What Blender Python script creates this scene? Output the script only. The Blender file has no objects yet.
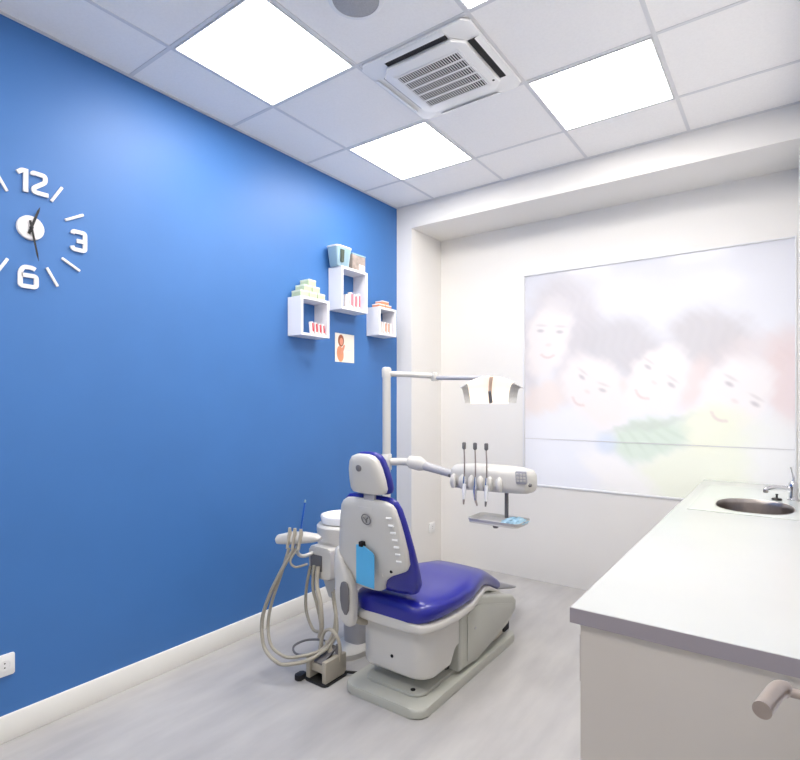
import bpy, bmesh, math, random
import numpy as np
from mathutils import Vector, Matrix
random.seed(4)
SC = bpy.context.scene
COL = SC.collection
# ------------------------------------------------------------------ camera
cd = bpy.data.cameras.new('camera'); cam = bpy.data.objects.new('camera', cd); COL.objects.link(cam)
cd.sensor_width = 36; cd.lens = 532/800*36; cd.shift_y = 21/800; cd.clip_start = .02
cam.location = (0, 0, 1.42); cam.rotation_euler = (math.radians(90), 0, math.radians(35.98))
SC.camera = cam
# ------------------------------------------------------------------ world and exposure
WORLD_STRENGTH = .86
PANEL_STRENGTH = 13.0
W = bpy.data.worlds.new('daylight'); SC.world = W; W.use_nodes = True
W.node_tree.nodes['Background'].inputs[0].default_value = (1, .985, .97, 1)
W.node_tree.nodes['Background'].inputs[1].default_value = WORLD_STRENGTH
SC.view_settings.view_transform = 'Standard'; SC.view_settings.look = 'None'
SC.view_settings.exposure = 0.60; SC.view_settings.gamma = 1; SC.view_settings.use_curve_mapping = False

# ------------------------------------------------------------------ materials
def lin(c):
    return tuple(((v/255)/12.92 if v/255 <= .04045 else ((v/255+.055)/1.055)**2.4) for v in c)
def mat(name, rgb, rough=.5, metal=0., spec=.5, noise=None, bump=None, emit=None, coat=0, trans=0):
    m = bpy.data.materials.new(name); m.use_nodes = True
    nt = m.node_tree; b = nt.nodes['Principled BSDF']
    col = lin(rgb)
    b.inputs['Base Color'].default_value = (*col, 1)
    b.inputs['Roughness'].default_value = rough; b.inputs['Metallic'].default_value = metal
    b.inputs['Specular IOR Level'].default_value = spec
    b.inputs['Coat Weight'].default_value = coat; b.inputs['Coat Roughness'].default_value = .08
    b.inputs['Transmission Weight'].default_value = trans
    if emit: b.inputs['Emission Color'].default_value = (*lin(rgb), 1); b.inputs['Emission Strength'].default_value = emit
    if noise or bump:
        tc = nt.nodes.new('ShaderNodeTexCoord'); mp = nt.nodes.new('ShaderNodeMapping'); n = nt.nodes.new('ShaderNodeTexNoise')
        sc, amt, scale = (noise or (20, .03, (1, 1, 1)))
        mp.inputs['Scale'].default_value = scale; n.inputs['Scale'].default_value = sc; n.inputs['Detail'].default_value = 5
        nt.links.new(tc.outputs['Object'], mp.inputs[0]); nt.links.new(mp.outputs[0], n.inputs[0])
        if noise:
            r = nt.nodes.new('ShaderNodeValToRGB'); r.color_ramp.elements[0].position = .3; r.color_ramp.elements[1].position = .7
            r.color_ramp.elements[0].color = (*[max(0, v*(1-amt)) for v in col], 1)
            r.color_ramp.elements[1].color = (*[min(1, v*(1+amt)) for v in col], 1)
            nt.links.new(n.outputs['Fac'], r.inputs[0]); nt.links.new(r.outputs[0], b.inputs['Base Color'])
        if bump:
            n2 = nt.nodes.new('ShaderNodeTexNoise'); n2.inputs['Scale'].default_value = bump[0]; bp_ = nt.nodes.new('ShaderNodeBump')
            bp_.inputs['Strength'].default_value = bump[1]; bp_.inputs['Distance'].default_value = .002
            nt.links.new(tc.outputs['Object'], n2.inputs[0]); nt.links.new(n2.outputs['Fac'], bp_.inputs['Height'])
            nt.links.new(bp_.outputs[0], b.inputs['Normal'])
    return m
M = {}
M['blue_wall'] = mat('blue wall paint', (61, 114, 180), .5, noise=(3, .03, (1, 1, 1)), bump=(300, .06))
M['white_wall'] = mat('white wall paint', (232, 230, 227), .6, noise=(2, .01, (1, 1, 1)), bump=(250, .05))
M['ceiling'] = mat('mineral ceiling tile', (250, 248, 246), .85, noise=(90, .02, (1, 1, 1)), bump=(400, .1))
M['grid'] = mat('ceiling grid metal', (222, 222, 224), .5)
M['skirting'] = mat('skirting paint', (240, 239, 234), .4, noise=(3, .01, (1, 1, 1)))
M['led'] = mat('led diffuser', (255, 250, 244), .5, emit=PANEL_STRENGTH)
M['panel_frame'] = mat('panel frame', (240, 240, 240), .4)
M['worktop'] = mat('worktop laminate', (196, 199, 197), .11, spec=.6, noise=(3, .015, (1, 1, 1)))
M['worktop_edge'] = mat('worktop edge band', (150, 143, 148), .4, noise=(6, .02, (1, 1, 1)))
M['cabinet'] = mat('cabinet board', (202, 195, 186), .45, noise=(2, .012, (1, 1, 1)))
M['steel'] = mat('brushed steel', (176, 168, 164), .28, 1., noise=(40, .06, (1, 12, 1)))
M['steel_plate'] = mat('polished sink plate', (222, 228, 224), .16, .35, noise=(30, .02, (1, 8, 1)))
M['chrome'] = mat('chrome', (215, 215, 220), .1, 1., noise=(5, .02, (1, 1, 1)))
M['nickel'] = mat('satin nickel', (176, 164, 156), .33, 1., noise=(60, .04, (1, 1, 1)))
M['black'] = mat('black rubber', (22, 22, 24), .5, noise=(20, .1, (1, 1, 1)))
M['dark'] = mat('dark recess', (20, 19, 22), .7, noise=(20, .1, (1, 1, 1)))
M['shell'] = mat('white moulded shell', (208, 206, 201), .32, coat=.2, noise=(4, .012, (1, 1, 1)))
M['shell_grey'] = mat('pale grey moulded shell', (186, 187, 178), .34, coat=.15, noise=(4, .015, (1, 1, 1)))
M['grey'] = mat('grey plastic', (176, 176, 182), .42, noise=(8, .03, (1, 1, 1)))
M['dark_grey'] = mat('dark grey plastic', (110, 108, 110), .45, noise=(8, .04, (1, 1, 1)))
M['blue_vinyl'] = mat('blue vinyl', (28, 32, 144), .3, coat=.25, noise=(5, .04, (1, 1, 1)), bump=(260, .08))
M['porcelain'] = mat('white ceramic', (240, 241, 242), .12, coat=.5, noise=(4, .005, (1, 1, 1)))
M['hose'] = mat('grey suction hose', (162, 157, 144), .45, noise=(120, .05, (1, 1, 1)))
M['hose_dark'] = mat('dark grey hose', (112, 112, 116), .45, noise=(120, .05, (1, 1, 1)))
M['beige'] = mat('beige moulded plastic', (178, 171, 156), .45, noise=(12, .05, (1, 1, 1)))
M['tip_blue'] = mat('blue plastic tip', (24, 92, 190), .3, noise=(8, .03, (1, 1, 1)))
M['card_blue'] = mat('light blue card', (88, 176, 226), .4, noise=(3, .04, (1, 1, 1)))
M['shelf'] = mat('white lacquered board', (242, 241, 244), .35, noise=(3, .008, (1, 1, 1)))
M['clock_white'] = mat('white clock foam', (228, 226, 228), .4, noise=(5, .01, (1, 1, 1)))
M['cup'] = mat('pale aqua plastic', (150, 180, 196), .3, noise=(5, .04, (1, 1, 1)))
M['olive'] = mat('dark olive card', (70, 80, 70), .6, noise=(9, .1, (1, 1, 1)))
M['greenbox'] = mat('mint carton', (192, 206, 172), .5, noise=(14, .06, (1, 1, 1)))
M['mintlid'] = mat('pale mint carton lid', (220, 228, 208), .5, noise=(14, .05, (1, 1, 1)))
M['redprint'] = mat('red printed carton', (198, 70, 84), .45, noise=(12, .06, (1, 1, 1)))
M['pinkprint'] = mat('pink printed carton', (232, 120, 138), .45, noise=(12, .06, (1, 1, 1)))
M['whitebox'] = mat('white carton', (240, 232, 230), .5, noise=(14, .03, (1, 1, 1)))
M['orangeprint'] = mat('orange printed carton', (222, 150, 112), .5, noise=(12, .06, (1, 1, 1)))
M['brownprint'] = mat('brown printed carton', (156, 144, 138), .5, noise=(25, .25, (1, 1, 1)))
M['skin'] = mat('printed skin tone', (222, 150, 122), .6, noise=(40, .1, (1, 1, 1)))
M['hairprint'] = mat('printed brown hair', (150, 84, 52), .6, noise=(40, .1, (1, 1, 1)))
M['paper'] = mat('glossy white paper', (238, 234, 222), .35, noise=(6, .01, (1, 1, 1)))
M['tissue'] = mat('pale blue tissue', (176, 214, 234), .7, noise=(30, .08, (1, 1, 1)))
M['socket'] = mat('white socket plastic', (236, 236, 236), .35, noise=(6, .01, (1, 1, 1)))
M['speaker'] = mat('grey speaker mesh', (172, 172, 174), .6, noise=(200, .12, (1, 1, 1)))
M['lamp_glow'] = mat('lit lamp reflector', (238, 229, 217), .3, emit=.5)
M['lamp_glass'] = mat('ribbed lamp end', (196, 194, 190), .2, noise=(60, .1, (8, 1, 1)))
M['door'] = mat('door leaf', (236, 236, 236), .4, noise=(3, .01, (1, 1, 1)))
M['frame'] = mat('window frame', (226, 227, 230), .4, noise=(6, .01, (1, 1, 1)))
M['basin_dark'] = mat('drain', (60, 58, 58), .4, 1., noise=(6, .01, (1, 1, 1)))

# floor: pale vinyl planks, streaks along the room
def floor_mat():
    m = bpy.data.materials.new('pale vinyl floor'); m.use_nodes = True; nt = m.node_tree; b = nt.nodes['Principled BSDF']
    tc = nt.nodes.new('ShaderNodeTexCoord')
    def noise(sc, scale, det=5):
        mp = nt.nodes.new('ShaderNodeMapping'); mp.inputs['Scale'].default_value = scale
        mp.inputs['Rotation'].default_value = (0, 0, .0)
        n = nt.nodes.new('ShaderNodeTexNoise'); n.inputs['Scale'].default_value = sc; n.inputs['Detail'].default_value = det
        nt.links.new(tc.outputs['Object'], mp.inputs[0]); nt.links.new(mp.outputs[0], n.inputs[0]); return n
    a = noise(7, (1.6, .35, 1), 7); c = noise(2.2, (1, .6, 1), 4)
    mx = nt.nodes.new('ShaderNodeMath'); mx.operation = 'ADD'
    nt.links.new(a.outputs['Fac'], mx.inputs[0]); nt.links.new(c.outputs['Fac'], mx.inputs[1])
    r = nt.nodes.new('ShaderNodeValToRGB'); r.color_ramp.elements[0].position = .38*2/2; r.color_ramp.elements[1].position = 1.0
    r.color_ramp.elements[0].position = .75/1.0*.9; r.color_ramp.elements[1].position = 1.0
    mr = nt.nodes.new('ShaderNodeMapRange'); mr.inputs[1].default_value = .75; mr.inputs[2].default_value = 1.25
    nt.links.new(mx.outputs[0], mr.inputs[0]); nt.links.new(mr.outputs[0], r.inputs[0])
    r.color_ramp.elements[0].position = 0; r.color_ramp.elements[1].position = 1
    r.color_ramp.elements[0].color = (*lin((171, 169, 169)), 1); r.color_ramp.elements[1].color = (*lin((190, 188, 186)), 1)
    nt.links.new(r.outputs[0], b.inputs['Base Color']); b.inputs['Roughness'].default_value = .33
    b.inputs['Specular IOR Level'].default_value = .4
    return m
M['floor'] = floor_mat()

def film_mat(name, attr, translucent=.7):
    m = bpy.data.materials.new(name); m.use_nodes = True; nt = m.node_tree; nt.nodes.clear()
    o = nt.nodes.new('ShaderNodeOutputMaterial'); d = nt.nodes.new('ShaderNodeBsdfDiffuse'); t = nt.nodes.new('ShaderNodeBsdfTranslucent')
    g = nt.nodes.new('ShaderNodeBsdfGlossy'); g.inputs['Roughness'].default_value = .12
    a = nt.nodes.new('ShaderNodeAttribute'); a.attribute_name = attr
    m1 = nt.nodes.new('ShaderNodeMixShader'); m2 = nt.nodes.new('ShaderNodeMixShader'); fr = nt.nodes.new('ShaderNodeFresnel'); fr.inputs[0].default_value = 1.35
    m1.inputs[0].default_value = translucent
    L = nt.links
    L.new(a.outputs['Color'], d.inputs[0]); L.new(a.outputs['Color'], t.inputs[0])
    L.new(d.outputs[0], m1.inputs[1]); L.new(t.outputs[0], m1.inputs[2])
    L.new(fr.outputs[0], m2.inputs[0]); L.new(m1.outputs[0], m2.inputs[1]); L.new(g.outputs[0], m2.inputs[2])
    L.new(m2.outputs[0], o.inputs[0]); return m
M['film'] = film_mat('translucent printed film', 'print', .62)
def clear_glass():
    m = bpy.data.materials.new('clear window glass'); m.use_nodes = True; nt = m.node_tree; nt.nodes.clear()
    o = nt.nodes.new('ShaderNodeOutputMaterial'); t = nt.nodes.new('ShaderNodeBsdfTransparent'); g = nt.nodes.new('ShaderNodeBsdfGlossy'); g.inputs['Roughness'].default_value = .02
    x = nt.nodes.new('ShaderNodeMixShader'); x.inputs[0].default_value = .05
    nt.links.new(t.outputs[0], x.inputs[1]); nt.links.new(g.outputs[0], x.inputs[2]); nt.links.new(x.outputs[0], o.inputs[0]); return m
M['glass'] = clear_glass()

# ------------------------------------------------------------------ helpers
def V3(*a): return Vector(a)
def link(name, bm, m, parent=None, smooth=True, ang=40):
    me = bpy.data.meshes.new(name)
    bmesh.ops.recalc_face_normals(bm, faces=bm.faces[:])
    bm.to_mesh(me); bm.free()
    me.materials.append(M[m] if isinstance(m, str) else m)
    if smooth:
        for p in me.polygons: p.use_smooth = True
        me.set_sharp_from_angle(angle=math.radians(ang))
    o = bpy.data.objects.new(name, me); COL.objects.link(o)
    if parent is not None:
        o.parent = parent; o.matrix_parent_inverse = Matrix.Translation(-parent.location) if parent.type == 'EMPTY' and parent.parent is None else pinv(parent)
    return o
def pinv(p):
    # accumulated translation of the parent chain (only translations are used while building)
    t = Vector((0, 0, 0)); q = p
    while q is not None:
        t += q.location; q = q.parent
    if p.parent is not None:
        return Matrix.Identity(4) if t.length == 0 else Matrix.Identity(4)
    return Matrix.Translation(-p.location)
def tag(o, label=None, cat=None, group=None, kind=None):
    if label: o['label'] = label
    if cat: o['category'] = cat
    if group: o['group'] = group
    if kind: o['kind'] = kind
    return o
def thing(name, label, cat, loc, group=None):
    o = bpy.data.objects.new(name, None); COL.objects.link(o); o.location = loc; o.empty_display_size = .05
    return tag(o, label, cat, group)
def struct(o): o['kind'] = 'structure'; return o
def box(bm, x0, x1, y0, y1, z0, z1, bev=0, seg=2):
    vs = [bm.verts.new((x, y, z)) for x in (x0, x1) for y in (y0, y1) for z in (z0, z1)]
    fs = [bm.faces.new([vs[i] for i in f]) for f in ((0, 1, 3, 2), (4, 6, 7, 5), (0, 4, 5, 1), (2, 3, 7, 6), (0, 2, 6, 4), (1, 5, 7, 3))]
    if bev:
        es = list({e for f in fs for e in f.edges})
        bmesh.ops.bevel(bm, geom=es, offset=bev, segments=seg, affect='EDGES', profile=.5)
    return bm
def B(*a, **k): return box(bmesh.new(), *a, **k)
def smoothpath(pts, n=8):
    pts = [Vector(p) for p in pts]
    if len(pts) < 3: return pts
    P = [pts[0]*2-pts[1]]+pts+[pts[-1]*2-pts[-2]]; out = []
    for i in range(1, len(P)-2):
        for k in range(n):
            t = k/n; a, b, c, d = P[i-1], P[i], P[i+1], P[i+2]
            out.append(.5*((2*b)+(c-a)*t+(2*a-5*b+4*c-d)*t*t+(3*b-a-3*c+d)*t**3))
    out.append(pts[-1]); return out
def tube(bm, pts, r, n=12, cap=True, radii=None, smooth=0):
    pts = smoothpath(pts, smooth) if smooth else [Vector(p) for p in pts]
    N = len(pts); rings = []
    up = None
    for i, p in enumerate(pts):
        t = (pts[min(i+1, N-1)]-pts[max(i-1, 0)]).normalized()
        if up is None:
            up = Vector((0, 0, 1)) if abs(t.z) < .9 else Vector((1, 0, 0))
        a = t.cross(up).normalized(); up2 = a.cross(t).normalized(); up = up2
        rr = r if radii is None else radii[0]+(0) if False else (r if radii is None else np.interp(i/(N-1), np.linspace(0, 1, len(radii)), radii))
        rings.append([bm.verts.new(p+a*math.cos(2*math.pi*k/n)*rr+up2*math.sin(2*math.pi*k/n)*rr) for k in range(n)])
    for i in range(N-1):
        for k in range(n):
            bm.faces.new((rings[i][k], rings[i][(k+1) % n], rings[i+1][(k+1) % n], rings[i+1][k]))
    if cap:
        bm.faces.new(rings[0][::-1]); bm.faces.new(rings[-1])
    return bm
def T(*a, **k): return tube(bmesh.new(), *a, **k)
def lathe(bm, c, prof, n=40, axis='z', cap=(True, True)):
    """prof: list of (radius, height) along axis from centre c"""
    rings = []
    for r, h in prof:
        ring = []
        for k in range(n):
            a = 2*math.pi*k/n; x, y = math.cos(a)*r, math.sin(a)*r
            v = {'z': (x, y, h), 'x': (h, x, y), 'y': (x, h, y)}[axis]
            ring.append(bm.verts.new(Vector(c)+Vector(v)))
        rings.append(ring)
    for i in range(len(rings)-1):
        for k in range(n): bm.faces.new((rings[i][k], rings[i][(k+1) % n], rings[i+1][(k+1) % n], rings[i+1][k]))
    if cap[0]: bm.faces.new(rings[0][::-1])
    if cap[1]: bm.faces.new(rings[-1])
    return bm
def L_(c, prof, **k): return lathe(bmesh.new(), c, prof, **k)
def loft(bm, secs, n=32, cap=True):
    """secs: (centre, half axis A, half axis B, exponent)"""
    rings = []
    for C, A, Bv, e in secs:
        C, A, Bv = Vector(C), Vector(A), Vector(Bv); ring = []
        for k in range(n):
            t = 2*math.pi*k/n; c, s = math.cos(t), math.sin(t)
            ring.append(bm.verts.new(C+A*math.copysign(abs(c)**(2/e), c)+Bv*math.copysign(abs(s)**(2/e), s)))
        rings.append(ring)
    for i in range(len(rings)-1):
        for k in range(n): bm.faces.new((rings[i][k], rings[i][(k+1) % n], rings[i+1][(k+1) % n], rings[i+1][k]))
    if cap: bm.faces.new(rings[0][::-1]); bm.faces.new(rings[-1])
    return bm
def prism(bm, pts, axis, a, b, bev=0, seg=2):
    """pts 2D polygon, extruded along axis ('x': pts are (y,z); 'y': (x,z); 'z': (x,y))"""
    def mk(p, h): return {'x': (h, p[0], p[1]), 'y': (p[0], h, p[1]), 'z': (p[0], p[1], h)}[axis]
    r0 = [bm.verts.new(mk(p, a)) for p in pts]; r1 = [bm.verts.new(mk(p, b)) for p in pts]; n = len(pts)
    caps = [bm.faces.new(r0[::-1]), bm.faces.new(r1)]
    for k in range(n): bm.faces.new((r0[k], r0[(k+1) % n], r1[(k+1) % n], r1[k]))
    if bev:
        es = list({e for f in caps for e in f.edges})
        bmesh.ops.bevel(bm, geom=es, offset=bev, segments=seg, affect='EDGES', profile=.5)
    return bm
def PR(*a, **k): return prism(bmesh.new(), *a, **k)
def rrect(x0, x1, y0, y1, r, n=6):
    out = []
    for cx, cy, a0 in ((x1-r, y1-r, 0), (x0+r, y1-r, 90), (x0+r, y0+r, 180), (x1-r, y0+r, 270)):
        for k in range(n+1):
            a = math.radians(a0+90*k/n); out.append((cx+r*math.cos(a), cy+r*math.sin(a)))
    return out
def copy_tree(root, loc, label=None, mats=None):
    def cp(o, par):
        c = o.copy(); COL.objects.link(c)
        if par is not None: c.parent = par
        for ch in o.children: cp(ch, c)
        return c
    r = cp(root, None); r.location = loc
    if label: r['label'] = label
    return r

# ------------------------------------------------------------------ room dimensions (x across, y into the room, z up)
XL, YF, YR, ZC, XR = -2.64, 3.59, 4.05, 3.03, .06
YB, XB = -1.3, 1.3
HD = 2.84    # underside of the header over the recess
# floor and ceiling
struct(link('floor', B(XL-.1, XB+.1, YB-.1, YR+.3, -.1, 0), 'floor', smooth=False))
struct(link('ceiling', B(XL-.1, XB+.1, YB-.1, YR+.3, ZC, ZC+.1), 'ceiling', smooth=False))
struct(link('wall_left', B(XL-.1, XL, YB-.1, YR+.3, 0, ZC), 'blue_wall', smooth=False))
struct(link('wall_back', B(XL, XB, YB-.1, YB, 0, ZC), 'white_wall', smooth=False))
bm = bmesh.new(); box(bm, XR, XR+.1, 1.30, YR+.3, 0, ZC); box(bm, XR+.1, XB+.1, 1.3, 1.4, 0, ZC); box(bm, XB, XB+.1, YB-.1, 1.3, 0, ZC)
struct(link('wall_right', bm, 'white_wall', smooth=False))
# window opening in the recessed far wall
WX0, WX1, WZ0, WZ1 = -1.716, .052, .745, 2.43
bm = bmesh.new()
box(bm, XL, -2.49, YF, YR, 0, ZC)                      # pilaster
box(bm, XL, WX0, YR, YR+.2, 0, ZC); box(bm, WX1, XR, YR, YR+.2, 0, ZC)
box(bm, WX0, WX1, YR, YR+.2, 0, WZ0); box(bm, WX0, WX1, YR, YR+.2, WZ1, ZC)
struct(link('wall_far', bm, 'white_wall', smooth=False))
struct(link('trim_1', B(-2.49, XR, YF, YR, HD, ZC, bev=0), 'white_wall', smooth=False))   # header over the recess
# skirtings
bm = bmesh.new()
box(bm, XL, XL+.014, YB, YF, 0, .11, bev=.003)
struct(link('baseboard_left', bm, 'skirting'))
# ceiling grid (600 mm lattice)
GX, GY, G = -2.269, 1.945, .6
bm = bmesh.new()
for i in range(-1, 6):
    x = GX+G*i
    if x > XL+.02:
        y1 = YF if x < XR else 1.3
        if x < XB: box(bm, x-.009, x+.009, YB, y1, ZC-.003, ZC)
for j in range(-6, 4):
    y = GY+G*j
    if YB < y < YF: box(bm, XL, XR if y > 1.3 else XB, y-.009, y+.009, ZC-.0028, ZC)
box(bm, XL, XL+.02, YB, YF, ZC-.003, ZC); box(bm, XL, XR, YF-.02, YF, ZC-.0032, ZC)
struct(link('trim_2', bm, 'grid', smooth=False))
# window frame, pane and printed film
w = bpy.data.objects.new('window_1', None); COL.objects.link(w); w.location = (WX0, YR, WZ0); w['kind'] = 'structure'
bm = bmesh.new(); fw = .014
box(bm, WX0, WX0+fw, YR-.008, YR+.06, WZ0, WZ1, bev=.002); box(bm, WX1-fw*.6, WX1, YR-.008, YR+.06, WZ0, WZ1, bev=.002)
box(bm, WX0, WX1, YR-.006, YR+.06, WZ0, WZ0+fw, bev=.002); box(bm, WX0, WX1, YR-.006, YR+.06, WZ1-fw*.7, WZ1, bev=.002)
link('window_frame', bm, 'frame', w)
link('window_pane', B(WX0+.01, WX1-.01, YR+.03, YR+.036, WZ0+.01, WZ1-.01), 'glass', w, smooth=False)

def film(name, z0, z1, nx, nz, label):
    x0, x1 = WX0+fw, WX1-fw*.6; y = YR+.012
    xs = np.linspace(x0, x1, nx); zs = np.linspace(z0, z1, nz); X, Z = np.meshgrid(xs, zs)
    WX = X+.012*np.sin(Z*19+X*7)+.007*np.sin(Z*47+X*31)+.004*np.sin(X*90-Z*70); WZ = Z+.012*np.sin(X*17-Z*9)+.007*np.sin(X*43+Z*29)+.004*np.sin(X*80+Z*95)
    def ell(cx, cz, rx, rz, rot=0, soft=.18, wob=0.):
        c, s = math.cos(math.radians(rot)), math.sin(math.radians(rot))
        U, V = (WX, WZ) if rx > .08 else (X, Z)
        u = ((U-cx)*c+(V-cz)*s)/rx; v = (-(U-cx)*s+(V-cz)*c)/rz
        a = np.arctan2(v, u)
        d = np.sqrt(u*u+v*v)+wob*.35*(np.sin(a*9+cx*7)+.7*np.sin(a*17+cz*5)+.4*np.sin(a*31))
        soft = max(soft*1.6, .32); t = np.clip((1+soft/2-d)/soft, 0, 1); return t*t*(3-2*t)
    C = np.zeros(X.shape+(3,)); top = np.array([238, 239, 246.]); bot = np.array([246, 246, 251.])
    k = np.clip((Z-WZ0)/(WZ1-WZ0), 0, 1)[..., None]; C[:] = bot*(1-k)+top*k
    rng = np.random.RandomState(3)
    def paint(mask, rgb, a=1.):
        nonlocal C
        m = (mask*a)[..., None]; C = C*(1-m)+np.array(rgb, float)*m
    streak = .5+.5*np.sin(X*90+np.sin(Z*22)*3+Z*30)
    # girl on the left: long hair falling past the face
    paint(ell(-1.40, 2.03, .27, .36, -6, .5, .02), (226, 223, 227), .9)
    paint(ell(-1.30, 1.78, .12, .34, -14, .6), (226, 223, 227), .8)
    paint(ell(-1.67, 1.74, .07, .34, 6, .6), (229, 225, 228), .8)
    paint(ell(-1.56, 1.44, .20, .12, 25, .6), (245, 234, 230), .8)
    paint(ell(-1.51, 1.91, .17, .30, -14, .3), (247, 242, 242))
    paint(ell(-1.46, 2.17, .20, .06, -14, .8), (232, 229, 232), .6)
    # boy second
    paint(ell(-.98, 1.82, .27, .20, -20, .5, .05), (219, 217, 221), .85)
    paint(ell(-.83, 1.68, .13, .16, -20, .6, .05), (222, 219, 223), .7)
    paint(ell(-1.16, 1.50, .20, .30, 36, .3), (248, 242, 242))
    paint(ell(-.93, 1.50, .04, .08, 20, .8), (244, 230, 228), .7)
    # boy third
    paint(ell(-.42, 1.84, .24, .18, -12, .5, .05), (221, 218, 221), .85)
    paint(ell(-.32, 1.70, .14, .16, -20, .6, .05), (223, 219, 222), .7)
    paint(ell(-.50, 1.54, .08, .18, -20, .6), (245, 230, 228), .7)
    paint(ell(-.74, 1.57, .18, .25, -36, .3), (249, 244, 244))
    # child on the right
    paint(ell(-.16, 1.70, .26, .13, 22, .6, .03), (238, 231, 233), .8)
    paint(ell(.02, 1.54, .12, .30, 4, .6, .03), (242, 226, 226), .8)
    paint(ell(-.27, 1.45, .19, .26, -24, .3), (249, 245, 246))
    # clothes
    paint(ell(-1.45, .92, .40, .24, 20, .6), (240, 242, 250), .9)
    paint(ell(-.43, .93, .62, .25, 22, .5), (245, 248, 235), .95)
    paint(ell(-.42, 1.24, .20, .14, 30, .5), (246, 248, 233), .9)
    paint(ell(-1.0, .88, .3, .10, -30, .5), (249, 248, 249), .9)
    paint(ell(-.79, 1.15, .25, .14, 18, .4, .04), (224, 236, 225), .9)
    paint(ell(-.80, 1.25, .24, .03, 12, .8), (216, 224, 217), .7)
    for k in range(5): paint(ell(-.95+.08*k, 1.12+.02*k, .012, .10, 30+8*k, .9), (216, 228, 217), .5)
    paint(ell(-1.07, 1.11, .07, .07, 0, .8), (224, 232, 246), .8)
    paint(ell(.0, 1.0, .2, .3, 0, .6), (246, 246, 250), .8)
    # faint features: eyes, brows, noses, smiles follow each head's tilt
    for x, z, r in ((-1.575, 1.975, -8), (-1.42, 1.955, -8), (-1.25, 1.60, -40), (-1.10, 1.50, -22), (-.79, 1.66, -38), (-.64, 1.53, -38), (-.30, 1.53, -34), (-.16, 1.40, -34)):
        paint(ell(x, z, .026, .012, r, .9), (208, 204, 209), .7); paint(ell(x+.008, z+.042, .042, .009, r, .9), (226, 221, 223), .6)
    for x, z, r in ((-1.52, 1.76, -6), (-1.29, 1.40, -36), (-.84, 1.45, -36), (-.37, 1.30, -34)):
        for q in range(-3, 4):
            a = math.radians(r); dx = q*.016; dz = .0022*q*q
            paint(ell(x+dx*math.cos(a)-dz*math.sin(a), z+dx*math.sin(a)+dz*math.cos(a), .013, .009, r, .9), (232, 216, 216), .5)
    for x, z, r in ((-1.51, 1.86, 0), (-1.21, 1.49, -30), (-.75, 1.55, -36), (-.27, 1.42, -34)):
        paint(ell(x, z, .022, .012, r, .9), (238, 228, 228), .6)
    C = 238.+(C-238.)*.85+np.array([0., 0., 1.5])
    C -= (streak*1.2)[..., None]*(C[..., 1:2] < 230)
    me = bpy.data.meshes.new(name)
    co = np.stack([X, np.full_like(X, y), Z], -1).reshape(-1, 3)
    idx = np.arange(nx*nz).reshape(nz, nx)
    q = np.stack([idx[:-1, :-1], idx[:-1, 1:], idx[1:, 1:], idx[1:, :-1]], -1).reshape(-1, 4)
    me.from_pydata([tuple(v) for v in co], [], [tuple(int(i) for i in f) for f in q])
    at = me.color_attributes.new('print', 'FLOAT_COLOR', 'POINT')
    s = np.clip(C/255, 0, 1); l = np.where(s <= .04045, s/12.92, ((s+.055)/1.055)**2.4)
    l = l**1.35
    at.data.foreach_set('color', np.concatenate([l, np.ones(X.shape+(1,))], -1).astype(np.float32).ravel())
    me.materials.append(M['film'])
    o = bpy.data.objects.new(name, me); COL.objects.link(o); o.parent = mural; o.matrix_parent_inverse = Matrix.Translation(-mural.location)
    return o
mural = thing('window_mural', 'faded translucent picture of four smiling children covering the backlit window', 'mural', (-.83, YR+.012, WZ0))
film('upper_sheet', 1.1235, WZ1-fw*.7, 300, 230, 0)
film('lower_sheet', WZ0+fw, 1.118, 300, 66, 0)
link('joint_strip', B(WX0+fw, WX1-fw*.6, YR+.009, YR+.016, 1.118, 1.1235), mat('joint strip', (214, 214, 218), .4), mural, smooth=False)

# ------------------------------------------------------------------ LED panels
def led(i, j, label):
    x, y = GX+G*i, GY+G*j
    t = thing('ceiling_light_panel', label, 'ceiling light', (x+.3, y+.3, ZC), 'square panels of light in the ceiling grid')
    bm = bmesh.new(); e = .0105
    x0, x1, y0, y1 = x+e, x+G-e, y+e, y+G-e
    box(bm, x0, x1, y0, y0+.008, ZC-.006, ZC); box(bm, x0, x1, y1-.008, y1, ZC-.006, ZC)
    box(bm, x0, x0+.008, y0+.008, y1-.008, ZC-.006, ZC); box(bm, x1-.008, x1, y0+.008, y1-.008, ZC-.006, ZC)
    link('panel_frame', bm, 'panel_frame', t, smooth=False)
    link('diffuser', B(x0+.008, x1-.008, y0+.008, y1-.008, ZC-.005, ZC-.001), 'led', t, smooth=False)
led(0, -1, 'square lit ceiling panel nearest the blue wall and the wall clock')
led(2, -1, 'square lit ceiling panel cut by top of photo, above the air conditioner')
led(0, 1, 'square lit ceiling panel nearest the far corner of the blue wall')
led(2, 1, 'square lit ceiling panel on the right near the window header')
led(0, -4, 'added unseen square fill light behind the viewpoint, along the blue wall')  # out-of-view panel added on the grid to brighten the room
led(2, -4, 'added unseen square fill light behind the viewpoint, above the entrance')  # second added panel, also out of view, for more bounce light

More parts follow.
